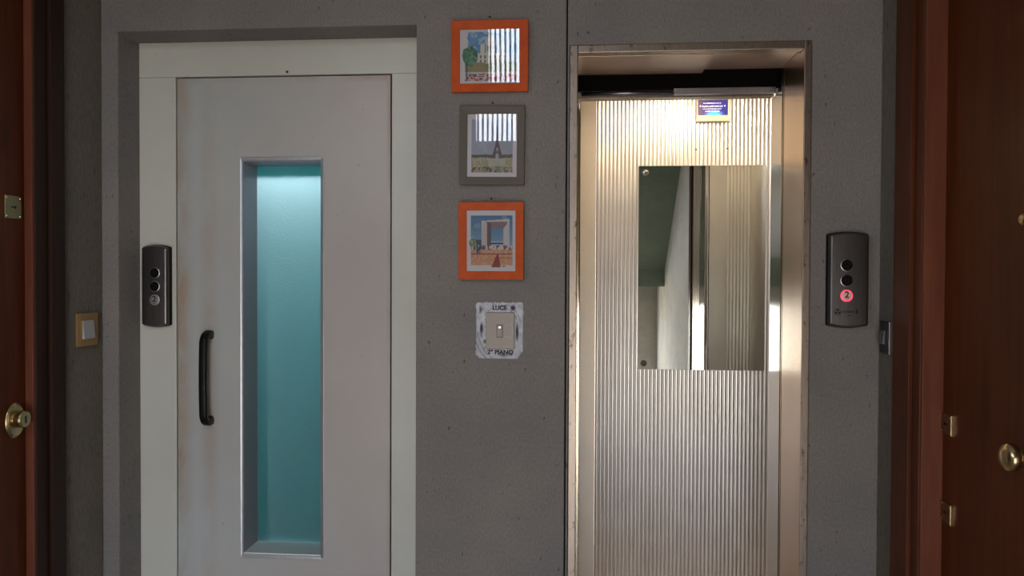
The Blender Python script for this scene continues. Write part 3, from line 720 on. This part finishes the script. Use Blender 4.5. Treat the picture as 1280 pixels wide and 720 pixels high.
# central switch with its painted patch
pt = thing('painted_patch', 'scuffed white painted patch lettered LUCE and 2 PIANO around the central light switch', 'sign', (-.2335, 0, 1.2295), kind='thing')
def patch(u, v):
    rgb = np.zeros(u.shape + (3,)) + np.array([196, 196, 206]) / 255
    rgb *= (0.90 + .18 * smn(u, v, 14, 2))[..., None]
    rgb = put(rgb, smn(u, v, 26, 5) > .80, (150, 146, 156), .6)
    x = (u - .5) / .43; y = (v - .48) / .46; r = np.hypot(x, y); a = np.arctan2(y, x)
    rgb = put(rgb, (abs(r - .96) < .012) & (a > .5) & (a < 2.2), (84, 80, 92), .8)
    rgb = put(rgb, (abs(r - 1.10) < .015) & (a > .3) & (a < 1.2), (110, 106, 118), .6)
    rgb = put(rgb, (abs(r - 1.06 - .03 * np.sin(3 * a)) < .012) & (a < -1.9), (80, 76, 88), .8)
    rgb = put(rgb, (abs(r - 1.22) < .014) & (a < -2.0) & (a > -2.8), (90, 86, 98), .7)
    w = smn(u, v, 9, 9)
    for cx, cy, sx, sy, s in ((.12, .50, .035, .13, .95), (.10, .86, .035, .07, .75), (.78, .90, .055, .05, .9), (.87, .48, .03, .15, .95), (.20, .30, .04, .04, .6), (.58, .07, .12, .035, .5), (.74, .08, .05, .04, .6)):
        g = np.clip(1.25 - np.hypot((u - cx) / sx, (v - cy) / sy), 0, 1); rgb = put(rgb, np.clip(g * (.6 + w), 0, 1) * s, (50, 46, 60))
    return rgb
def keep(u, v):
    k = np.ones(u.shape, bool); n = smn(u, v, 18, 3) * .03
    k &= ~((u + v * 1.2) < .07 + n); k &= ~(((1 - u) + v * 1.1) < .13 + n)
    k &= ~((1 - u) < n * .5); k &= ~(u < n * .5); k &= ~((1 - v) < n * .5); k &= ~(((1 - u) + (1 - v)) < .04); k &= ~((u + (1 - v)) < .04)
    return k
print_grid('paint_layer', .150, .177, 88, 104, patch, M['patch'], pt, (0, -.0015, 0), keep)
text_mesh('lettering', 'LUCE', .0205, M['ink_soft'], pt, (.000, -.0019, .0705), xs=.92, bold=.0009)
text_mesh('lettering', '2\u00b0 PIANO', .0185, M['ink_soft'], pt, (.003, -.0019, -.0690), xs=1.05, bold=.0009)
ms = thing('light_switch', 'square greige light switch in the middle of the white painted patch', 'light switch', (-.2305, -.0021, 1.229))
bm = bmesh.new(); box(bm, -.045, .045, -.009, 0, -.057, .057); obj('cover_plate', bm, M['beige'], ms, bev=.0022)
obj('rocker_surround', rim(-.0115, .0085, -.021, .0195, .0014, .0014, .0014, .0014, -.0098, -.0091), M['beige_dark'], ms)
bm = bmesh.new(); pts = [(-.0091, -.0195), (-.0145, -.0190), (-.0105, .018), (-.0091, .018)]
A = [bm.verts.new((-.010, q, p)) for q, p in pts]; B = [bm.verts.new((.007, q, p)) for q, p in pts]
for k in range(4): bm.faces.new((A[k], A[(k + 1) % 4], B[(k + 1) % 4], B[k]))
bm.faces.new(A); bm.faces.new(B)
rk = obj('rocker', bm, M['beige'], ms, bev=.0006)
obj('indicator_light', LT([(.0030, .0108), (.0028, .0132), (.0010, .0138)], '-y', 14, (-.0015, 0, .0105)), M['led'], rk)
bm = bmesh.new()
for pl_ in ([(.016, .017), (.034, .023)], [(.016, -.017), (.034, -.024)], [(.034, .023), (.038, .008), (.038, -.010), (.034, -.024)]):
    for (a, b), (c, d) in zip(pl_, pl_[1:]):
        L = math.hypot(c - a, d - b); nx, nz = -(d - b) / L * .0006, (c - a) / L * .0006
        extrude_poly(bm, [(a + nx, b + nz), (c + nx, d + nz), (c - nx, d - nz), (a - nx, b - nz)], -.0094, -.0091)
obj('moulded_line', bm, M['grey_plastic'], ms)

# ------------------------------------------------------------------ the three pictures
def picture(label, cx, cz, W, H, b, mat, paint, lean, roll, iw, ih, group='framed city views between the lifts'):
    """W,H outer size; b frame width; leaning forward a little at the top as it hangs from its nail"""
    r = thing('framed_picture', label, 'picture', (cx, -.004, cz - H / 2), (lean, roll, iw), group=None)
    g = r
    obj('frame', rim(-W / 2, W / 2, 0, H, b, b, b, b, -.016, -.001, .003), mat, g, bev=.0015)
    obj('backing_board', BX(-W / 2 + b * .6, W / 2 - b * .6, -.003, -.0012, b * .6, H - b * .6), M['taupe'], g)
    w, h = W - 2 * b, H - 2 * b
    print_grid('picture_print', w, h, 96, int(96 * h / w), paint, M['print'], g, (0, -.0080, H / 2))
    obj('picture_glass', BX(-w / 2 + .0002, w / 2 - .0002, -.0112, -.0100, b + .0002, H - b - .0002), M['glass'], g)
    # wire loop and nail
    bm = bmesh.new()
    for s in (-1, 1): extrude_poly(bm, [(s * .0005, H + .010), (s * .0065, H - .001), (s * .0050, H - .001), (-s * .0005, H + .0085)], -.006, -.0045)
    hk = obj('hanging_loop', bm, M['brass_dark'], g)
    obj('nail', LT([(.0012, -.004), (.0012, .006), (.0034, .0065), (.0030, .009), (.0012, .010)], '-y', 14, (0, -.002, H + .0105)), M['ink'], hk)
    return r
def margin(u, v, l, r, b, t): return (u > l) & (u < 1 - r) & (v > b) & (v < 1 - t)
PAPER = np.array([205, 198, 206]) / 255
def p_church(u, v):
    rgb = np.zeros(u.shape + (3,)) + PAPER
    ins = margin(u, v, .085, .03, .05, .05)
    n = smn(u, v, 9, 1); n2 = smn(u, v, 30, 2)
    edge = ins & ((u > .12 + .03 * n2) | (v < .0))
    sky = edge & (v > .30)
    rgb = put(rgb, sky, (96, 146, 196)); rgb = put(rgb, sky & (n > .55), (168, 190, 214), .8); rgb = put(rgb, sky & (n2 < .3), (70, 116, 176), .6)
    # basilica: stepped body, drum, three pale domes
    def rect(x0, x1, y0, y1): return (u > x0) & (u < x1) & (v > y0) & (v < y1)
    def dome(cx, cy, rx, ry): return ((u - cx) / rx) ** 2 + ((v - cy) / ry) ** 2 < 1
    st = (206, 200, 186)
    for m in (rect(.30, .80, .34, .56), rect(.34, .42, .56, .66), rect(.66, .74, .56, .66), rect(.44, .58, .56, .76), dome(.38, .66, .04, .08), dome(.70, .66, .04, .08), dome(.51, .77, .06, .13), rect(.505, .52, .86, .95)):
        rgb = put(rgb, m & ins, st)
    for i in range(6):
        for y0 in (.38, .47): rgb = put(rgb, rect(.33 + i * .08, .36 + i * .08, y0, y0 + .055), (110, 106, 116))
    for i in range(3): rgb = put(rgb, rect(.455 + i * .042, .475 + i * .042, .60, .70), (120, 112, 118))
    low = ins & (v < .36 + .05 * n)
    rgb = put(rgb, low, (120, 132, 92)); rgb = put(rgb, low & (n2 > .55), (152, 120, 96)); rgb = put(rgb, ins & (v < .22), (196, 182, 176)); rgb = put(rgb, ins & (v < .20) & (n2 > .6), (178, 62, 66)); rgb = put(rgb, ins & (v < .18) & (n2 < .3), (86, 76, 110))
    tr = ((u - .17) / .125) ** 2 + ((v - .52) / .185) ** 2 + .5 * (n2 - .5) < 1
    rgb = put(rgb, tr, (52, 108, 84)); rgb = put(rgb, tr & (n2 > .6), (84, 140, 104)); rgb = put(rgb, tr & (n2 < .25), (30, 74, 66))
    rgb = put(rgb, rect(.10, .12, .07, .36), (40, 60, 62))
    return rgb * .92
def p_tower(u, v):
    rgb = np.zeros(u.shape + (3,)) + PAPER * 1.0
    ins = margin(u, v, .085, .08, .075, .08); n = smn(u, v, 8, 4); n2 = smn(u, v, 32, 5)
    rgb = put(rgb, ins, (150, 154, 174)); rgb = put(rgb, ins & (n > .6) & (v > .4), (166, 168, 186), .7)
    g = ins & (v < .32); rgb = put(rgb, g, (146, 142, 120)); rgb = put(rgb, g & (n2 > .55), (176, 160, 140)); rgb = put(rgb, g & (n < .4), (116, 122, 92), .8)
    rgb = put(rgb, ins & (abs(v - .325 - .015 * n2) < .025), (70, 78, 70))
    h = np.clip((v - .30) / .50, 0, 1); half = .115 * (1 - h) ** 2.2 + .008
    tw = ins & (abs(u - .605) < half) & (v > .30) & (v < .80)
    rgb = put(rgb, tw, (92, 72, 82))
    rgb = put(rgb, ins & (((u - .605) / .035) ** 2 + ((v - .31) / .07) ** 2 < 1), (158, 158, 172))
    rgb = put(rgb, ins & (((u - .605) / .018) ** 2 + ((v - .44) / .035) ** 2 < 1), (150, 150, 168))
    rgb = put(rgb, ins & (abs(u - .60) < .17) & (v > .17) & (v < .30), (178, 174, 168), .7)
    rgb = put(rgb, ins & (v < .16) & (n2 > .62), (80, 66, 60))
    return rgb * .94
def p_arch(u, v):
    rgb = np.zeros(u.shape + (3,)) + PAPER * 1.02
    ins = margin(u, v, .085, .065, .10, .085); n = smn(u, v, 8, 7); n2 = smn(u, v, 34, 8)
    t = np.clip((v - .4) / .5, 0, 1)[..., None]
    sky = (1 - t) * np.array([126, 158, 188]) / 255 + t * np.array([62, 108, 152]) / 255
    rgb = np.where(ins[..., None], sky, rgb)
    rgb = put(rgb, ins & (n > .72), (150, 170, 192), .5)
    # square arch in perspective: pale front, shaded inner faces
    rgb = put(rgb, (u > .30) & (u < .87) & (v > .40) & (v < .83 + .05 * (u - .3)), (196, 182, 184))
    rgb = put(rgb, (u > .335) & (u < .83) & (v > .44) & (v < .815), (132, 104, 112))
    a = np.abs(u - .60)
    rgb = put(rgb, (u > .42) & (u < .495) & (v > .42) & (v < .80), (98, 80, 92))
    rgb = put(rgb, (u > .335) & (u < .42) & (v > .42) & (v < .79 - (u - .335) * .6 + .05), (192, 176, 178))
    rgb = put(rgb, (u > .75) & (u < .86) & (v > .42) & (v < .70 + (u - .75) * 1.1), (198, 186, 190))
    hole = (u > .495) & (u < .75) & (v > .43) & (v < .705)
    rgb = np.where(hole[..., None], sky, rgb); rgb = put(rgb, hole & (v < .50), (178, 186, 202), .7); rgb = put(rgb, hole & (abs(v - .455) < .012), (40, 50, 80))
    rgb = put(rgb, ins & (v < .42) & (v > .34), (206, 186, 176)); rgb = put(rgb, ins & (v < .43) & (v > .35) & (n2 > .62), (86, 76, 104))
    gr = ins & (v < .35); rgb = put(rgb, gr, (198, 138, 108)); rgb = put(rgb, gr & (n2 > .6), (214, 162, 130), .7)
    rgb = put(rgb, gr & (abs(v - .285) < .008), (120, 66, 76)); rgb = put(rgb, gr & (abs(v - .225) < .006) & (u > .55), (116, 60, 66))
    rgb = put(rgb, (u > .52 + (v - .10) * .55) & (u < .69 - (v - .1) * .2) & (v > .07) & (v < .28), (138, 44, 48))
    tr = (((u - .14) / .095) ** 2 + ((v - .465) / .075) ** 2 + .4 * (n2 - .5)) < 1
    rgb = put(rgb, tr, (112, 126, 104)); rgb = put(rgb, tr & (n2 > .6), (158, 158, 138))
    rgb = put(rgb, (u > .20) & (u < .30) & (v > .28) & (v < .52) & (n2 > .25), (62, 72, 100))
    rgb = put(rgb, (v > .075) & (v < .092) & (u > .72) & (u < .79), (96, 84, 88))
    return rgb * .92
picture('orange-framed picture of a domed white church and green tree, topmost of three', -.266, 2.0815, .240, .218, .0265, M['orange'], p_church, .055, .003, 0, 0)
picture('taupe-framed picture of an iron lattice tower, hanging between two orange frames', -.259, 1.806, .204, .245, .0245, M['taupe'], p_tower, -.003, .006, .014, 0)
picture('orange-framed picture of a huge square arch under blue sky, lowest of three', -.2595, 1.5095, .204, .241, .0255, M['orange'], p_arch, .03, 0.0, 0, 0)
